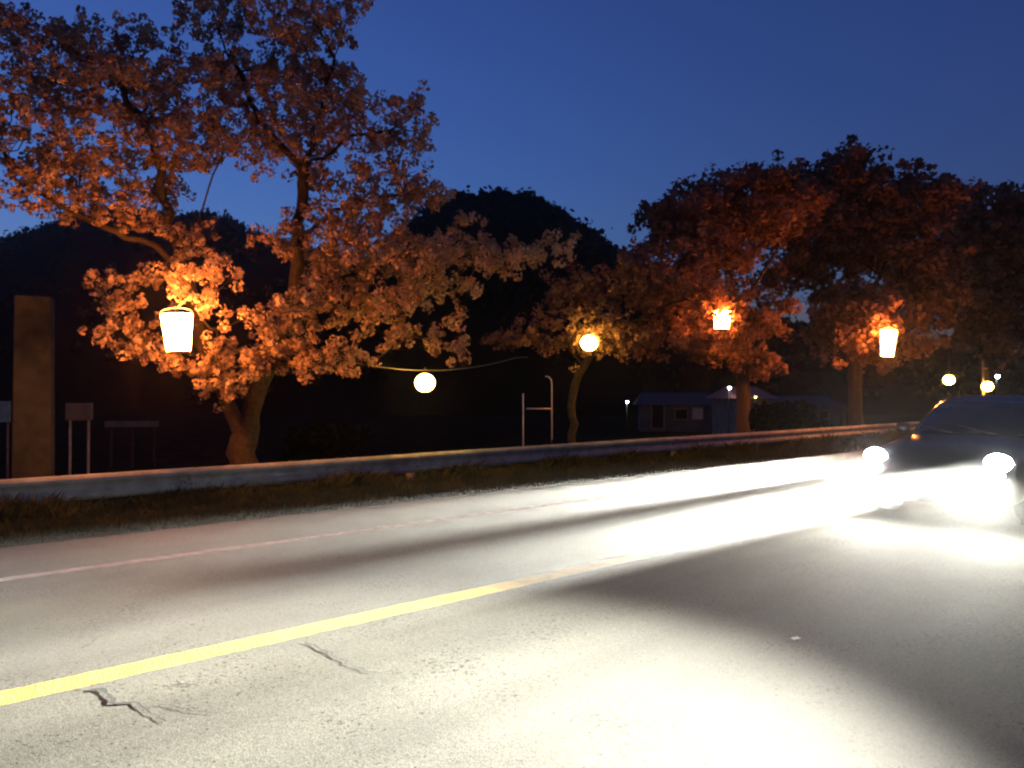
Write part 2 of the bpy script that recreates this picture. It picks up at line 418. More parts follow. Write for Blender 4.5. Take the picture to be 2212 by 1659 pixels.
# ------------------------------------------------------------------ trees
def grow(limbs, attr, step, kill, infl, iters, seed):
    r = np.random.default_rng(seed)
    nodes = []; par = []
    def nearest(p):
        a = np.array(nodes); return int(np.argmin(((a - p) ** 2).sum(1)))
    for limb in limbs:
        pts = [np.array(p, float) for p in limb]
        if not nodes: nodes.append(pts[0]); par.append(-1); cur = 0
        else: cur = nearest(pts[0])
        for a, b_ in zip(pts, pts[1:]):
            if np.allclose(a, nodes[cur]) is False: a = nodes[cur]
            n = max(1, int(np.linalg.norm(b_ - a) / step))
            for i in range(1, n + 1):
                q = a + (b_ - a) * i / n + (r.normal(0, .035, 3) if i < n else 0)
                nodes.append(q); par.append(cur); cur = len(nodes) - 1
    A = np.array(attr); N = np.array(nodes)
    alive = np.ones(len(A), bool)
    nd_ = np.full(len(A), 1e9); ni = np.zeros(len(A), int)
    def upd(new, base):
        for c in range(0, len(new), 256):
            D = ((A[:, None, :] - new[None, c:c + 256, :]) ** 2).sum(2); j = D.argmin(1); d = D[np.arange(len(A)), j]
            m = d < nd_; nd_[m] = d[m]; ni[m] = base + c + j[m]
    upd(N, 0)
    for it in range(iters):
        alive &= nd_ > kill ** 2
        act = alive & (nd_ < infl ** 2)
        if not act.any():
            if not alive.any(): break
            act = alive & (nd_ <= nd_[alive].min() * 1.5)
        idx = ni[act]; dirs = A[act] - N[idx]; dirs /= np.linalg.norm(dirs, axis=1, keepdims=True) + 1e-9
        uniq, inv = np.unique(idx, return_inverse=True)
        acc = np.zeros((len(uniq), 3)); np.add.at(acc, inv, dirs)
        acc += r.normal(0, .22, acc.shape) + np.array([0, 0, .06])
        acc /= np.linalg.norm(acc, axis=1, keepdims=True) + 1e-9
        new = N[uniq] + acc * step
        base = len(N); N = np.concatenate([N, new]); par += list(map(int, uniq))
        upd(new, base)
    return N, np.array(par)

def tree(name, label, cat_group, limbs, blobs, seed, mat, step=.24, pomp=1.0, prad=.09, psize=.042, pn=13, rtrunk=.24, natt=26):
    r = np.random.default_rng(seed)
    attr = []
    for (c, rad, cnt) in blobs:
        c = np.array(c); rad = np.array(rad)
        for _ in range(cnt):
            d = r.normal(0, 1, 3); d /= np.linalg.norm(d); q = c + d * rad * r.random() ** .4
            f = r.uniform(.35, .6) * max(.55, rad.mean() * .45)
            k = natt
            attr.append(q + r.normal(0, 1, (k, 3)) * np.array([f, f, f * .34]) * .62)
    attr = np.concatenate(attr)
    N, par = grow(limbs, attr, step, step * 1.25, 3.2, 70, seed + 1)
    base = N[0].copy(); N = N - base
    n = len(N)
    ch = [[] for _ in range(n)]
    for i, p in enumerate(par):
        if p >= 0: ch[p].append(i)
    rad = np.zeros(n); e = 2.25
    for i in range(n - 1, -1, -1):      # parents always come before children
        rad[i] = (sum(rad[j] ** e for j in ch[i]) ** (1 / e)) if ch[i] else .0055
        if len(ch[i]) == 1: rad[i] *= 1.004
    sc_ = rtrunk / rad[0]
    rad = np.where(rad > .012, rad * (1 + (sc_ - 1) * np.clip((rad - .012) / (rad[0] - .012), 0, 1)), rad)
    # chains
    chains = []; stack = [(0, -1)]
    while stack:
        st, frm = stack.pop(); c = ([frm] if frm >= 0 else []) + [st]; cur = st
        while ch[cur]:
            o = sorted(ch[cur], key=lambda j: -rad[j]); 
            for j in o[1:]: stack.append((j, cur))
            cur = o[0]; c.append(cur)
        chains.append(c)
    root = empty(name, tuple(base)); tag(root, label, 'tree', cat_group)
    tw = MB()
    def rr(c): 
        q = [rad[i] for i in c]
        if len(c) > 1 and c[0] == par[c[1]]: q[0] = min(q[0], q[1] * 1.15)
        return q
    for k, c in enumerate(chains):
        if len(c) < 2: continue
        q = rr(c)
        if k == 0:
            q = list(q)
            for i in range(min(4, len(q))): q[i] *= (1.35, 1.15, 1.06, 1.02)[i]
            MB().tube(N[c], q, 12).build('trunk', M['bark'], root, True)
        elif q[1] > .032 and len(c) > 5:
            MB().tube(N[c], q, 8).build('branch', M['bark'], root, True)
        else:
            tw.tube(N[c], q, 4, False)
    o = tw.build('twigs', M['bark'], root, True); o['kind'] = 'stuff'
    # blossom pompons
    cand = np.where(rad < .017)[0]
    cand = np.repeat(cand, int(pomp) + (r.random(len(cand)) < pomp - int(pomp)))
    c = N[cand] + r.normal(0, prad * .8, (len(cand), 3)); m = len(c)
    pr = prad * r.uniform(.65, 1.3, (m, 1, 1))
    d = r.normal(0, 1, (m, pn, 3)); d /= np.linalg.norm(d, axis=2, keepdims=True)
    cc = c[:, None, :] + d * pr * r.uniform(.55, 1.0, (m, pn, 1))
    nrm = d + r.normal(0, .45, d.shape)
    a = np.cross(nrm, r.normal(0, 1, d.shape)); a /= np.linalg.norm(a, axis=2, keepdims=True)
    b_ = np.cross(nrm, a); b_ /= np.linalg.norm(b_, axis=2, keepdims=True)
    s = psize * r.uniform(.45, 1.5, (m, pn, 1)); a = a * s; b_ = b_ * s * .85
    V = np.stack([cc - a, cc - b_, cc + a, cc + b_], 2).reshape(-1, 4, 3)
    o = quads_obj('blossom_crown', V, mat, root); o['kind'] = 'stuff'
    print('TREE', name, n, len(chains), m, len(V))
    return root
def B(px, py, rx, ry, d, dd, cnt):
    return (P(px, py, d), (rx / FPX * d, dd, ry / FPX * d), cnt)

D1 = 14.5
b0 = P(520, 1000, D1); b0[2] = -.72
t1_limbs = [
    [b0, P(528, 950, D1), P(545, 880, D1), P(575, 800, D1), P(612, 700, 14.2), P(640, 590, 14), P(640, 480, 13.8), P(655, 370, 13.6), P(690, 250, 13.4), P(720, 120, 13.4)],
    [P(530, 940, D1), P(490, 870, 14.6), P(452, 790, 14.4), P(425, 690, 14), P(385, 560, 13.6), P(350, 430, 13.2), P(330, 300, 13.0), P(250, 170, 13)],
    [P(452, 790, 14.4), P(470, 730, 13.2), P(435, 672, 11.8), P(468, 628, 11.5), P(520, 588, 11.3)],
    [P(435, 672, 11.8), P(410, 634, 11.5), P(380, 600, 11.4)],
    [P(612, 700, 14.2), P(720, 610, 13.6), P(850, 555, 13.2), P(1000, 520, 13), P(1180, 545, 12.8)],
    [P(640, 520, 14), P(760, 430, 13.6), P(900, 420, 13.2)],
    [P(655, 370, 13.6), P(760, 290, 13.4), P(880, 280, 13.2)],
    [P(655, 370, 13.6), P(560, 260, 13.6), P(500, 130, 13.6)],
    [P(385, 560, 13.6), P(430, 470, 13.2), P(450, 400, 13.0), P(480, 330, 12.8)],
    [P(385, 560, 13.6), P(250, 500, 13), P(120, 440, 12.6), P(20, 380, 12.4)],
    [P(575, 800, D1), P(660, 770, 13.8), P(740, 760, 13.4), P(790, 790, 13.2)],
    [P(490, 870, 14.6), P(430, 820, 14.2), P(350, 760, 13.5), P(260, 690, 13.2), P(200, 600, 13.2)],
]
t1_blobs = [
    B(110, 130, 150, 90, 13, 2.2, 26), B(60, 270, 130, 90, 12.6, 2.0, 20), B(230, 140, 120, 90, 13, 2.0, 20), B(260, 70, 50, 50, 13, 1, 5),
    B(470, 130, 110, 100, 13.6, 2.2, 24), B(610, 120, 120, 100, 13.6, 2.2, 26), B(700, 60, 70, 70, 13.4, 1.5, 11), B(520, 50, 50, 40, 13.5, 1, 5), B(700, 180, 80, 80, 13.4, 1.8, 13),
    B(370, 250, 170, 80, 13.2, 2.2, 26), B(560, 260, 140, 70, 13.6, 2.0, 18), B(180, 340, 190, 60, 12.6, 2, 26), B(410, 325, 120, 36, 12.8, 1.6, 12),
    B(790, 280, 110, 55, 13.3, 1.4, 15), B(870, 255, 60, 30, 13.2, .8, 7), B(860, 315, 50, 22, 13.2, .7, 5),
    B(800, 410, 120, 35, 13.4, 1.4, 14), B(900, 400, 70, 28, 13.2, 1, 9), B(760, 470, 130, 34, 13.4, 1.3, 13), B(630, 330, 80, 60, 13.6, 1.5, 10),
    B(60, 425, 80, 30, 12.4, 1.3, 6), B(180, 420, 80, 22, 12.6, 1.2, 5), B(320, 460, 40, 50, 13.2, 1.0, 5),
    B(660, 545, 70, 45, 14, 1.2, 10), B(800, 550, 130, 50, 13.4, 1.4, 16), B(950, 520, 110, 50, 13, 1.2, 13), B(1060, 570, 100, 36, 13, 1.1, 10), B(1170, 550, 60, 26, 12.8, .7, 6),
    B(880, 600, 120, 45, 13.2, 1.2, 12), B(760, 640, 100, 45, 13.6, 1.2, 11), B(900, 660, 70, 30, 13, .8, 5), B(985, 745, 35, 18, 12.8, .5, 3), B(840, 720, 60, 30, 13.2, .7, 4),
    B(250, 610, 70, 45, 13.2, .8, 6), B(310, 660, 55, 30, 13.2, .6, 3), B(400, 600, 55, 10, 11.9, .3, 2), B(380, 530, 40, 45, 12.8, .8, 3), B(420, 590, 40, 20, 11.4, .4, 3),
    B(320, 755, 60, 22, 13.3, .6, 5), B(430, 795, 55, 20, 13.6, .6, 4), B(245, 715, 40, 22, 13.2, .5, 2),
    B(640, 700, 100, 55, 13.8, 1.3, 15), B(560, 780, 110, 50, 13.6, 1.2, 14), B(690, 780, 90, 45, 13.4, 1.1, 11), B(490, 830, 70, 30, 13.8, .9, 7), B(750, 800, 40, 20, 13.2, .6, 3),
]
ROW = 'cherry trees in blossom behind the guardrail'
tree('cherry_tree', 'large near cherry tree with forked trunk and wide blossoming crown, orange lantern hanging in it', ROW, t1_limbs, t1_blobs, 11, M['blossom'], .2, 1.75, .105, .031, 26, .27)

D2 = 20.5
b2 = P(1232, 930, D2); b2[2] = -.8
tree('cherry_tree', 'small leaning cherry tree with a round yellow lantern among its lowest boughs', ROW,
     [[b2, P(1238, 850, D2), P(1262, 790, 20), P(1290, 730, 19.6), P(1330, 660, 19.4), P(1350, 600, 19.4)],
      [P(1262, 790, 20), P(1200, 730, 20), P(1130, 690, 20)], [P(1290, 730, 19.6), P(1380, 690, 19.4), P(1470, 650, 19.4)], [P(1290, 735, 19.6), P(1262, 705, 18.6), P(1240, 690, 18.2)]],
     [B(1250, 630, 90, 40, 20, 1.3, 8), B(1350, 590, 110, 40, 19.6, 1.5, 12), B(1440, 560, 100, 40, 19.6, 1.5, 10), B(1450, 660, 90, 50, 19.6, 1.5, 11), B(1120, 720, 60, 28, 20, 1, 6),
      B(1200, 740, 70, 40, 20, 1, 6), B(1320, 740, 60, 36, 19, 1, 8), B(1400, 740, 80, 40, 19.4, 1.2, 9), B(1280, 690, 60, 25, 19, .8, 6), B(1500, 720, 60, 45, 20, 1.2, 8)],
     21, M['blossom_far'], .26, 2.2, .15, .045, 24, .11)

D3 = 26.0
b3 = P(1600, 915, D3); b3[2] = -.9
tree('cherry_tree', 'tall far cherry tree with an orange lantern hidden in its lower boughs', ROW,
     [[b3, P(1605, 830, D3), P(1600, 720, D3), P(1580, 600, D3), P(1560, 480, 25.6), P(1590, 440, 25.6)], [P(1600, 720, D3), P(1530, 620, 25), P(1470, 540, 25), P(1420, 470, 25)], [P(1590, 660, D3), P(1680, 540, 26), P(1690, 450, 26)],
      [P(1602, 780, D3), P(1580, 680, 23), P(1560, 655, 22)]],
     [B(1420, 475, 40, 36, 25, 1.2, 7), B(1490, 445, 70, 45, 25, 1.7, 13), B(1580, 420, 80, 45, 25.6, 2.0, 16), B(1670, 390, 70, 40, 26, 2, 12), B(1520, 490, 120, 60, 25, 2, 24), B(1650, 460, 120, 70, 26, 2.2, 26), B(1430, 525, 50, 30, 25, 1.3, 8),
      B(1550, 560, 100, 35, 25, 1.8, 14), B(1480, 620, 90, 40, 24, 1.6, 13), B(1550, 645, 60, 26, 24, 1, 7), B(1520, 745, 80, 45, 25, 1.2, 11), B(1590, 745, 50, 30, 24.6, .8, 6), B(1660, 690, 60, 40, 26, 1.4, 9), B(1630, 790, 50, 25, 26, 1.2, 6), B(1545, 668, 16, 10, 22.6, .3, 1)],
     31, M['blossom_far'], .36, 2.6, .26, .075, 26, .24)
D4 = 31.0
b4 = P(1850, 905, D4); b4[2] = -.9
tree('cherry_tree', 'tallest far cherry tree with a broad domed crown above the plaque lantern', ROW,
     [[b4, P(1848, 820, D4), P(1840, 700, D4), P(1830, 560, D4), P(1820, 430, 30.5), P(1805, 390, 30.5)], [P(1840, 700, D4), P(1900, 600, 30), P(1950, 480, 30), P(1950, 430, 30)], [P(1840, 680, D4), P(1760, 560, 30.5), P(1720, 480, 30.5)],
      [P(1846, 780, D4), P(1880, 710, 27), P(1903, 690, 24.6)]],
     [B(1750, 395, 70, 40, 30.5, 2.2, 14), B(1815, 360, 60, 36, 30.5, 2.2, 12), B(1910, 395, 60, 40, 30, 2.2, 12), B(1800, 430, 120, 60, 30.5, 2.6, 30), B(1920, 450, 120, 70, 30, 2.6, 30), B(1720, 500, 90, 50, 30.5, 2.2, 18),
      B(1840, 540, 120, 50, 30, 2.4, 24), B(1960, 560, 100, 60, 30, 2.2, 20), B(1700, 600, 60, 40, 30.5, 1.6, 8), B(1830, 640, 100, 35, 29, 2, 12), B(1980, 650, 70, 60, 30, 2, 14), B(1960, 740, 50, 40, 30, 1.6, 8), B(1790, 720, 60, 40, 30, 1.6, 8), B(1880, 660, 60, 30, 27, 1.2, 9), B(1868, 735, 34, 36, 26, .7, 7), B(1905, 694, 30, 10, 25.2, .5, 3)],
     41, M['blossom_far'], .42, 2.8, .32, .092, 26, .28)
D5 = 41.0
b5 = P(2130, 890, D5); b5[2] = -.9
tree('cherry_tree', 'farthest dark cherry tree at the right edge, above two small round lanterns', ROW,
     [[b5, P(2130, 800, D5), P(2120, 690, D5), P(2110, 580, D5), P(2100, 450, D5)], [P(2125, 720, D5), P(2190, 600, D5), P(2200, 480, D5)], [P(2125, 720, D5), P(2060, 620, D5), P(2040, 540, D5)]],
     [B(2050, 445, 70, 45, D5, 3, 16), B(2120, 455, 80, 40, D5, 3, 16), B(2200, 460, 80, 45, D5, 3, 16), B(2060, 520, 90, 60, D5, 3, 22), B(2160, 540, 110, 70, D5, 3, 26), B(2080, 620, 90, 60, D5, 3, 20), B(2180, 640, 90, 70, D5, 3, 20), B(2060, 700, 70, 50, D5, 2.6, 12), B(2160, 730, 90, 40, D5, 2.6, 14), B(2280, 560, 90, 120, D5, 3, 20)],
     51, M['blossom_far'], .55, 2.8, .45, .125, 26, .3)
# evergreen undergrowth behind the row
def shrub(px, py, d, rx, rz, label, seed):
    r = np.random.default_rng(seed)
    c0 = P(px, py, d); c0[2] = -1.0
    root = empty('shrub', tuple(c0)); tag(root, label, 'shrub', 'dark shrubs beyond the guardrail')
    st = MB()
    for k in range(5):
        a = r.uniform(0, 6.28); st.tube([(0, 0, 0), (.25 * rx * math.cos(a), .25 * rx * math.sin(a), rz * .5), (.6 * rx * math.cos(a), .6 * rx * math.sin(a), rz * 1.1)], [.04, .03, .012], 5)
    st.build('stem', M['bark'], root, True)
    n = 2600
    d_ = r.normal(0, 1, (n, 3)); d_ /= np.linalg.norm(d_, axis=1, keepdims=True)
    lump = 1 + .28 * np.sin(d_[:, 0] * 5 + seed) * np.cos(d_[:, 1] * 4 + seed) + .2 * np.sin(d_[:, 2] * 7 + seed)
    c = d_ * (r.random(n)[:, None] ** .4) * lump[:, None] * np.array([rx, rx, rz]); c[:, 2] = np.abs(c[:, 2] + rz * .9)
    a = r.normal(0, 1, (n, 3)); a /= np.linalg.norm(a, axis=1, keepdims=True); b_ = np.cross(a, r.normal(0, 1, (n, 3))); b_ /= np.linalg.norm(b_, axis=1, keepdims=True)
    s = r.uniform(.05, .12, (n, 1)) * max(1, d / 20)
    V = np.stack([c - a * s, c - b_ * s * .6, c + a * s, c + b_ * s * .6], 1)
    o = quads_obj('foliage', V, M['leaf_dark'], root); o['kind'] = 'stuff'
shrub(700, 900, 24, 1.3, .9, 'low dark shrub right of the forked cherry trunk', 5)
shrub(1165, 930, 22, 1.5, .55, 'added low dark shrub covering the unlit legs of the thin white metal frame', 6)  # added to cover the frame legs where only darkness lies
shrub(1700, 880, 40, 2.0, 1.0, 'dark rounded shrub between the two far orange lanterns', 8)

# ------------------------------------------------------------------ lanterns
def bonbori(loc, wt, wb, h, tilt, label, hang=None, plaque=False, group='orange tapered paper lanterns'):
    root = empty('paper_lantern', tuple(loc)); tag(root, label, 'lantern', group)
    root.rotation_euler = (tilt[0], tilt[1], .3)
    n = 18
    prof = [(wb / 2, -h / 2), (wb / 2 * 1.02 + .1 * (wt - wb) / 2, -h / 2 + h * .12), (.5 * (wb + wt) / 2, 0), (wt / 2 * .985, h * .42), (wt / 2, h / 2)]
    MB().lathe(prof, n, cap=False).build('paper_shade', M['paper_o'], root, True)
    MB().tube([(wt / 2 * 1.02 * math.cos(a), wt / 2 * 1.02 * math.sin(a), h / 2 + .006) for a in np.linspace(0, 2 * math.pi, 25)], .010, 5, False).build('top_ring', M['wood'], root, True)
    MB().lathe([(wb / 2 * 1.0, -.022), (wb / 2 * 1.03, -.012), (wb / 2 * 1.03, .012), (wb / 2 * .95, .016)], n, (0, 0, -h / 2 - .006)).build('base_ring', M['wood'], root, True)
    MB().tube([(wt / 2 * math.cos(a), 0, h / 2 + .02 + .075 * math.sin(a)) for a in np.linspace(-.1, math.pi + .1, 14)], .008, 5).build('handle', M['wire'], root, True)
    for k in (0, 1):
        MB().tube([(wt / 2 * math.cos(a), wt / 2 * math.sin(a), h / 2) for a in (k * 1.57, k * 1.57 + 3.14159)], .006, 4).build('frame_bar', M['wire'], root)
    if plaque:
        MB().box((0, 0, -h / 2 - .42), (.42, .10, .045)).build('plaque', M['wood'], root)
        for sx in (-.12, .12): MB().tube([(sx, 0, -h / 2), (sx, 0, -h / 2 - .40)], .006, 4).build('plaque_cord', M['rope'], root)
    if hang is not None:
        root_m = Matrix.Translation(Vector(loc)) @ root.rotation_euler.to_matrix().to_4x4()
        hp = root_m.inverted() @ Vector(hang)
        for dx in (0, .035): MB().tube([(dx * .6, 0, h / 2 + .095), tuple(hp * .55 + Vector((dx, 0, h / 2 * .45 + .05))), (hp.x + dx, hp.y, hp.z)], .006, 4).build('hanging_cord', M['rope'], root)
    return root
def round_lantern(loc, r_, label, cord=.25, group='round yellow lanterns'):
    root = empty('round_lantern', tuple(loc)); tag(root, label, 'lantern', group)
    prof = []
    for a in np.linspace(-78, 78, 15):
        rib = 1 + .012 * math.cos(a * .6)
        prof.append((r_ * math.cos(R(a)) * rib, r_ * .93 * math.sin(R(a))))
    MB().lathe(prof, 20, cap=False).build('paper_globe', M['paper_y'], root, True)
    for sg in (-1, 1):
        MB().lathe([(r_ * .24, -.012), (r_ * .26, 0), (r_ * .24, .012)], 14, (0, 0, sg * r_ * .925)).build('cap_ring', M['dark'], root, True)
    MB().tube([(0, 0, r_ * .9), (.004, 0, r_ + cord * .5), (0, 0, r_ + cord)], .006, 5).build('hanging_cord', M['wire'], root)
    return root
lp = P(383, 719, 11.4)
bonbori(lp, .445, .33, .555, (0.02, -.05), 'largest orange paper lantern, tapered, hung from a bough of the near cherry', hang=P(413, 634, 11.5))
bonbori(P(1560, 692, 22), .50, .38, .50, (0, .03), 'orange lantern half hidden by blossom in the tree left of the far dome', hang=P(1560, 660, 22))
bonbori(P(1919, 742, 23.8), .46, .33, .82, (.04, .06), 'tall orange lantern with a small plaque hung below it, under the far crown', hang=P(1903, 690, 24.6), plaque=True)
round_lantern(P(918, 827, 14.2), .182, 'round yellow lantern hanging from a sagging cable in the open gap', .11)
round_lantern(P(1273, 741, 18.2), .20, 'round yellow lantern among boughs of the small leaning cherry', .3)
round_lantern(P(2050, 821, 30), .20, 'small far round lantern, left one of the pair near the right edge', 1.0)
round_lantern(P(2133, 835, 33), .22, 'small far round lantern hanging from a wooden post at the right edge', .35)
# cable that carries the middle lantern
c_a, c_b, c_m = P(742, 770, 13.6), P(1140, 772, 16.5), P(918, 799, 14.2)
pts = []
for t in np.linspace(0, 1, 25):
    q = (1 - t) * c_a + t * c_b; sag = (c_m[2] - ((1 - .41) * c_a + .41 * c_b)[2]) * (1 - ((t - .43) / .5) ** 2 if abs(t - .43) < .5 else 0)
    q[2] += sag * .98; pts.append(q)
tag(MB().tube(pts, .011, 5).build('lantern_cable', M['wire']), 'thin sagging cable strung between two cherry trees', 'cable')
# post of the far lantern
pp = P(2133, 835, 33)
post = empty('lantern_post', (pp[0], pp[1] + .30, -.95)); tag(post, 'slim post with a short arm carrying the far right lantern', 'post')
MB().tube([(0, 0, 0), (0, 0, 3.9)], .05, 8).build('pole', M['wood'], post, True)
MB().tube([(0, 0, 3.55), (0, -.30, 3.52)], .03, 6).build('arm', M['wood'], post, True)

# ------------------------------------------------------------------ pillar and the things behind the left of the rail
pc = P(74, 1000, 14.4)
pil = empty('gate_pillar', (pc[0], pc[1], -.75), R(24)); tag(pil, 'thick square stone pillar behind the guardrail at the left edge', 'pillar')
hh = 3.30 + .75
v = [(-.31, -.31, .25), (.31, -.31, .25), (.31, .31, .25), (-.31, .31, .25), (-.29, -.29, hh), (.29, -.29, hh), (.29, .29, hh), (-.29, .29, hh)]
sh = mesh_obj('shaft', v, [(0, 1, 5, 4), (1, 2, 6, 5), (2, 3, 7, 6), (3, 0, 4, 7), (4, 5, 6, 7), (3, 2, 1, 0)], M['stone'], pil)
bv = sh.modifiers.new('bevel', 'BEVEL'); bv.width = .025; bv.segments = 2
MB().box((0, 0, .12), (.82, .82, .256)).build('plinth', M['stone'], pil)
bd = P(-14, 890, 15.6)
nb = empty('notice_board', (bd[0], bd[1], -.85), R(10)); tag(nb, 'pale notice board at the left edge partly behind the pillar', 'notice board')
MB().box((0, 0, 1.98), (.62, .03, .42)).build('panel', M['board'], nb)
for sx in (-.25, .25): MB().tube([(sx, .04, 0), (sx, .04, 2.15)], .025, 8).build('post', M['wood'], nb, True)
ub = P(172, 885, 19)
ut = empty('utility_box', (ub[0], ub[1], -.95), R(20)); tag(ut, 'dim grey utility box on legs right of the pillar', 'utility box')
MB().box((0, 0, 2.0), (.55, .35, .42)).build('cabinet', M['concrete'], ut)
MB().box((.0, -.182, 2.0), (.47, .012, .35)).build('door', M['concrete'], ut)
for sx in (-.2, .2): MB().tube([(sx, 0, 0), (sx, 0, 1.8)], .03, 8).build('leg', M['galv'], ut, True)
lw = P(285, 912, 26)
wl = empty('rail_fence', (lw[0], lw[1], -1.0), R(4)); tag(wl, 'low far fence with one pale rail, left of the forked trunk', 'fence')
MB().box((0, 0, 1.47), (1.75, .05, .2)).build('rail', M['concrete'], wl)
for k in range(3): MB().box(((k - 1) * .7, .06, .78), (.07, .07, 1.56)).build('post', M['bark'], wl)

# metal frame in the field
fd = 24.0
fp = P(1160, 900, fd); fr = empty('metal_frame', (fp[0], fp[1], -1.0)); tag(fr, 'thin white metal frame standing in the dark between two yellow lanterns', 'frame')
def loc_(px, py): 
    q = P(px, py, fd); return (q[0] - fp[0], 0, q[2] + 1.0)
MB().tube([(loc_(1130, 0)[0], 0, 0), loc_(1130, 850)], .022, 8).build('short_post', M['white_metal'], fr, True)
MB().tube([(loc_(1192, 0)[0], 0, 0), loc_(1192, 832), loc_(1191, 821), loc_(1186, 815), loc_(1178, 813)], .022, 8).build('hooked_post', M['white_metal'], fr, True)
MB().tube([loc_(1137, 883), loc_(1191, 883)], .022, 8).build('bottom_bar', M['white_metal'], fr, True)

# ------------------------------------------------------------------ far buildings and small lamps
def house(px, d, w, dp, hwall, hroof, rz, wallm, roofm, label, wins):
    c = P(px, 0, d); root = empty('house', (c[0], c[1], -1.0), rz); tag(root, label, 'house', 'far houses across the field')
    MB().box((0, 0, hwall / 2), (w, dp, hwall)).build('wall', wallm, root)
    e = .35
    v = [(-w / 2 - e, -dp / 2 - e, hwall + .003), (w / 2 + e, -dp / 2 - e, hwall + .003), (w / 2 + e, dp / 2 + e, hwall + .003), (-w / 2 - e, dp / 2 + e, hwall + .003), (-w / 2 + .1, 0, hwall + hroof), (w / 2 - .1, 0, hwall + hroof)]
    mesh_obj('roof', v, [(0, 1, 5, 4), (2, 3, 4, 5), (1, 2, 5), (3, 0, 4), (3, 2, 1, 0)], roofm, root)
    for (wx, wz, ww, wh, kind) in wins:
        fm = MB()
        for (cx_, cz_, sx, sz) in ((0, wh / 2, ww + .1, .06), (0, -wh / 2, ww + .1, .06), (-ww / 2, 0, .06, wh), (ww / 2, 0, .06, wh)):
            fm.box((wx + cx_, -dp / 2 - .03, wz + cz_), (sx, .075, sz))
        f_ = fm.build('door' if kind == 'door' else 'window', M['wood'], root)
        MB().box((wx, -dp / 2 - .012, wz), (ww - .06, .03, wh - .06)).build('panel' if kind == 'door' else 'pane', M['curtain'] if kind == 'blind' else M['glass'], f_)
house(1455, 52, 4.6, 3.5, 1.75, .8, R(-6), M['plaster'], M['tile'], 'low pale-walled house with dark roof beyond the small leaning cherry', [(-1.2, 1.0, .8, 1.6, 'door'), (.3, 1.15, .8, .7, 'glass'), (1.35, 1.2, .7, .8, 'blind')])
house(1600, 46, 2.2, 3.0, 2.2, .7, R(12), M['concrete'], M['redroof'], 'narrow shed with rusty red roof under the second orange lantern', [(-.4, 1.2, .6, .7, 'glass'), (.5, 1.0, .7, 1.7, 'door')])
house(1720, 60, 5.0, 4.0, 1.5, .8, R(5), M['plaster'], M['tile'], 'low far house behind the dark rounded shrub', [(-1.6, .9, .7, .7, 'glass'), (-.3, .9, .7, .7, 'blind'), (1.2, .9, .7, .7, 'glass')])
def lamp(px, py, d, label, hr, mat):
    c = P(px, py, d); root = empty('lamp_post', (c[0], c[1], -1.0)); tag(root, label, 'lamp', 'small far lamps')
    h = c[2] + 1.0
    MB().tube([(.0, .12, 0), (0, .12, h + .1)], .03, 6).build('pole', M['dark'], root, True)
    MB().tube([(0, .12, h + .1), (0, 0, h + .09)], .02, 5).build('arm', M['dark'], root, True)
    MB().lathe([(hr * 1.5, hr * .6), (hr * 1.2, hr * 1.1), (hr * .3, hr * 1.6)], 10).build('lamp_shade', M['dark'], root, True, (0, 0, h))
    MB().lathe([(hr * .3, -hr), (hr * .9, -hr * .5), (hr, 0), (hr * .8, hr * .6)], 10).build('bulb', mat, root, True, (0, 0, h))
lamp(1355, 868, 42, 'tiny white lamp low beside the pale-walled house', .055, M['bulb_w'])
lamp(1576, 838, 44, 'tiny white lamp in front of the narrow red-roofed shed', .075, M['bulb_w'])
lamp(1632, 858, 44, 'tiny amber lamp to the right of the red-roofed shed', .05, M['bulb_o'])
lamp(1840, 827, 50, 'small white lamp left of the plaque lantern', .10, M['bulb_w'])
lamp(2155, 813, 55, 'small white lamp at far right above the last round lantern', .13, M['bulb_w'])
fc = empty('picket_fence', tuple(P(1770, 900, 50) * np.array([1, 1, 0]) + np.array([0, 0, -1.0]))); tag(fc, 'short row of pale fence posts in the far dark field', 'fence')
for k in range(5): MB().box(((k - 2) * .8, 0, .9), (.12, .1, 1.8)).build('fence_post', M['plaster'], fc)
MB().box((0, .07, 1.35), (3.6, .04, .1)).build('fence_rail', M['plaster'], fc)

# ------------------------------------------------------------------ scrap on the road
q = P(1715, 1379, FPX * CAMH / (1379 - HY))
v = []; f = []
for i in range(5):
    for j in range(4):
        v.append((i * .016 - .03, j * .012 - .02, .006 + .004 * math.sin(i * 1.3 + j * .8) ** 2))
for i in range(4):
    for j in range(3): f.append((i * 4 + j, i * 4 + j + 1, i * 4 + 5 + j, i * 4 + 4 + j))
sp = mesh_obj('paper_scrap', v, f, M['plate'], loc=(q[0], q[1], 0.0)); sp.rotation_euler = (0, 0, .5)
tag(sp, 'small crumpled white scrap lying on the asphalt at right', 'litter')

# ------------------------------------------------------------------ car with its lamps lit
def superring(hx, hy, n, e, cx_=0, cy_=0):
    out = []
    for k in range(n):
        a = 2 * math.pi * k / n; c, s = math.cos(a), math.sin(a)
        out.append((cx_ + hx * math.copysign(abs(c) ** (2 / e), c), cy_ + hy * math.copysign(abs(s) ** (2 / e), s)))
    return out
CAR_S, CAR_N = 9.62, 3.37
car = empty('car', W(CAR_S, CAR_N, 0), ROAD_ANGLE + math.pi)
tag(car, 'dark small car with both headlamps blazing, entering at the right edge', 'car')
st = [(.03, .30, .70, .70), (-.02, .25, .77, .76), (-.12, .21, .85, .81), (-.4, .19, .92, .835), (-.95, .19, .98, .84), (-1.3, .19, 1.0, .845), (-3.2, .19, 1.01, .845), (-3.65, .22, .98, .82), (-3.86, .3, .9, .74), (-3.9, .38, .78, .66)]
v = []; f = []; n = 28
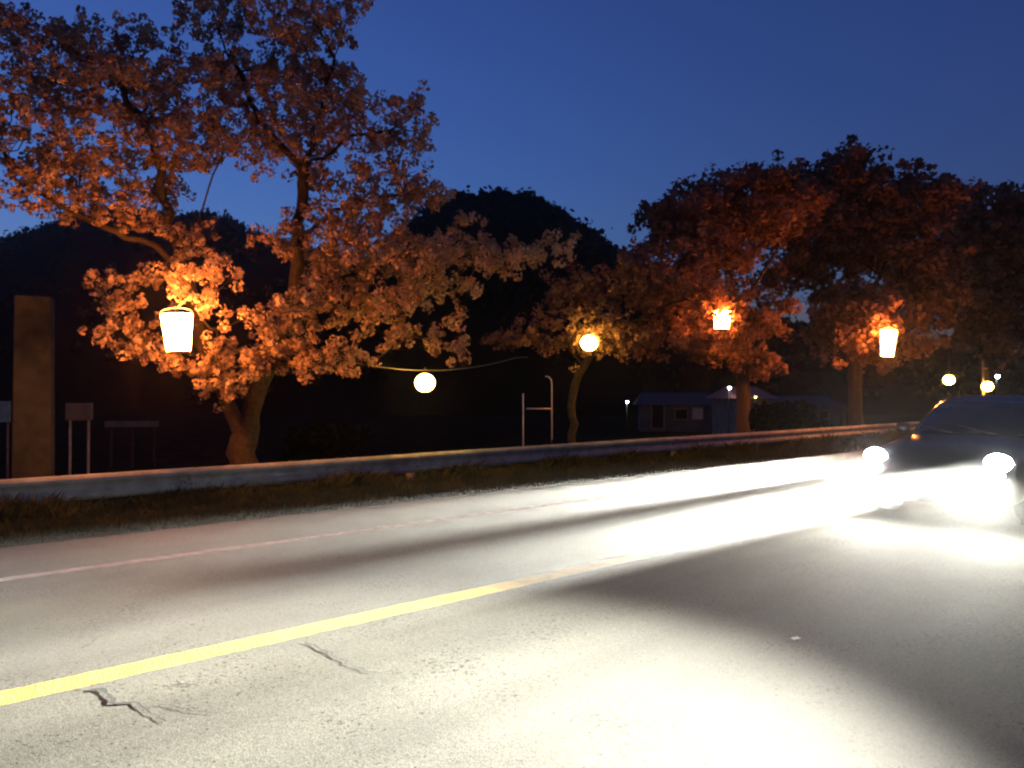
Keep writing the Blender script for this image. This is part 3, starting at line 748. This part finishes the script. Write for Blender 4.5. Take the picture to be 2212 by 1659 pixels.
for x, zb, zt, hw in st: v += [(x, y, z) for y, z in superring(hw, (zt - zb) / 2, n, 4.2, 0, (zt + zb) / 2)]
for i in range(len(st) - 1):
    for k in range(n): f.append((i * n + k, i * n + (k + 1) % n, (i + 1) * n + (k + 1) % n, (i + 1) * n + k))
f += [tuple(range(n))[::-1], tuple((len(st) - 1) * n + k for k in range(n))]
mesh_obj('body', v, f, M['paint'], car, True)
lev = [(.96, -1.02, -3.78, .79), (1.16, -1.36, -3.68, .74), (1.36, -1.75, -3.52, .655), (1.44, -2.0, -3.36, .58), (1.475, -2.35, -3.0, .42)]
def cab(z, a, grow_=0.0):
    zs = [l[0] for l in lev]; xf = np.interp(z, zs, [l[1] for l in lev]); xr = np.interp(z, zs, [l[2] for l in lev]); hw = np.interp(z, zs, [l[3] for l in lev])
    c, s = math.cos(a), math.sin(a); e = 5
    return ((xf + xr) / 2 + ((xf - xr) / 2 + grow_) * math.copysign(abs(c) ** (2 / e), c), (hw + grow_) * math.copysign(abs(s) ** (2 / e), s), z)
v = []; f = []; n = 40
for l in lev: v += [cab(l[0], 2 * math.pi * k / n) for k in range(n)]
for i in range(len(lev) - 1):
    for k in range(n): f.append((i * n + k, i * n + (k + 1) % n, (i + 1) * n + (k + 1) % n, (i + 1) * n + k))
f += [tuple((len(lev) - 1) * n + k for k in range(n))]
mesh_obj('cabin', v, f, M['paint'], car, True)
def pane(name, a0, a1, z0, z1):
    v = []; f = []; na, nz = 14, 5
    for j in range(nz):
        for i in range(na): v.append(cab(z0 + (z1 - z0) * j / (nz - 1), a0 + (a1 - a0) * i / (na - 1), .008))
    for j in range(nz - 1):
        for i in range(na - 1): f.append((j * na + i, j * na + i + 1, (j + 1) * na + i + 1, (j + 1) * na + i))
    return mesh_obj(name, v, f, M['glass'], car, True)
pane('windscreen', R(-62), R(62), 1.0, 1.385); pane('rear_window', R(122), R(238), 1.03, 1.36)
for sg in (1, -1):
    pane('side_window', R(sg * 74), R(sg * 89), 1.0, 1.34); pane('side_window', R(sg * 91.5), R(sg * 108), 1.0, 1.34)
for sx, y0 in ((-1.12, .05), (-1.12, -.45)):
    MB().tube([(sx + .05, y0 + .3, 1.0), (sx - .12, y0 - .2, 1.09)], .009, 5).build('wiper', M['dark'], car)
for sg in (1, -1):
    m_ = MB(); m_.lathe([(.02, -.07), (.085, -.06), (.1, 0), (.085, .06), (.02, .07)], 14); o = m_.build('mirror', M['paint'], car, True, (-1.45, sg * .9, 1.03)); o.scale = (.6, 1.0, 1.0)
    hl = MB(); pr = [(.02, .0), (.08, -.02), (.1, -.06), (.09, -.1)]
    rings = []; v = []; f = []; n = 20
    for r_, x in [(.001, .055), (.05, .05), (.085, .03), (.10, 0), (.10, -.05)]:
        v += [(x, 1.35 * r_ * math.cos(2 * math.pi * k / n), .95 * r_ * math.sin(2 * math.pi * k / n)) for k in range(n)]
    for i in range(4):
        for k in range(n): f.append((i * n + k, i * n + (k + 1) % n, (i + 1) * n + (k + 1) % n, (i + 1) * n + k))
    h_ = mesh_obj('headlamp', v, f, M['lamp_head'], car, True, (.005, sg * .66, .735))
    MB().tube([(-.01, .145 * math.cos(a), .105 * math.sin(a)) for a in np.linspace(0, 2 * math.pi, 25)], .014, 6, False).build('bezel', M['chrome'], h_, True)
    v2 = [(x * .8, y * .55, z * .75) for x, y, z in v]
    g_ = mesh_obj('driving_lamp', v2, list(f), M['lamp_fog'], car, True, (.03, sg * .65, .60))
    MB().tube([(-.01, .085 * math.cos(a), .08 * math.sin(a)) for a in np.linspace(0, 2 * math.pi, 21)], .010, 5, False).build('bezel', M['dark'], g_, True)
for k in range(3): MB().box((.015, 0, .50 + k * .045), (.05, .62, .018)).build('grille_bar', M['dark'], car)
MB().box((.05, 0, .40), (.02, .33, .165)).build('licence_plate', M['plate'], car)
MB().box((.0, 0, .27), (.12, 1.1, .07)).build('bumper_lip', M['dark'], car)
wheel0 = None
for x in (-.72, -3.12):
    for sg in (1, -1):
        prof = [(.19, -.09), (.28, -.095), (.305, -.07), (.31, 0), (.305, .07), (.28, .095), (.19, .09)]
        w_ = MB().lathe(prof, 26, cap=False).build('wheel', M['rubber'], car, True, (x, sg * .77, .31)); w_.rotation_euler = (R(90), 0, 0)
        rm = MB(); rm.lathe([(.19, -.06), (.17, .03), (.05, .05), (.04, .06)], 20)
        for a in range(5): rm.box((.11 * math.cos(a * 1.2566), .11 * math.sin(a * 1.2566), -sg * .07), (.16, .035, .02), a * 1.2566)
        rm.build('rim', M['rim'], w_, True)
# two dipped headlamp beams, plus added light-trail streak beams and wide fills
def spot(name, y, z, x, power, angle, blend, aim, radius=.03):
    l = bpy.data.lights.new(name, 'SPOT'); l.energy = power; l.spot_size = R(angle); l.spot_blend = blend
    l.color = (1.0, .965, .815); l.shadow_soft_size = radius
    o = bpy.data.objects.new(name, l); col.objects.link(o); o.parent = car; o.location = (x, y, z)
    d = Vector(aim).normalized(); o.rotation_euler = d.to_track_quat('-Z', 'Y').to_euler()
    return o
for sg in (1, -1):
    spot('streak_beam', sg * .67, .745, .10, BEAM_W * (1.0 if sg > 0 else 1.2), 1.2, .35, (1, 0, .000), .06)  # added overpowered beam, its glow in the haze stands in for a light trail
    spot('lower_streak_beam', sg * .67, .625, .10, BEAM_W * (.9 if sg > 0 else 1.1), 1.2, .35, (1, 0, .000), .06)  # second added streak, lower edge of the light trail
    o = spot('dipped_beam', sg * .66, .70, .10, POOL_W, 60, 1.0, (1, -.06, -.044), .05)
    o.scale = (1.0, .165, 1.0)      # flat, wide dipped-beam pattern
    spot('side_fill', sg * .66, .66, .16, 38.0, 165, 1.0, (1, 0, -.1), .07)  # added wide fill ahead of the lens, stands in for its side glow
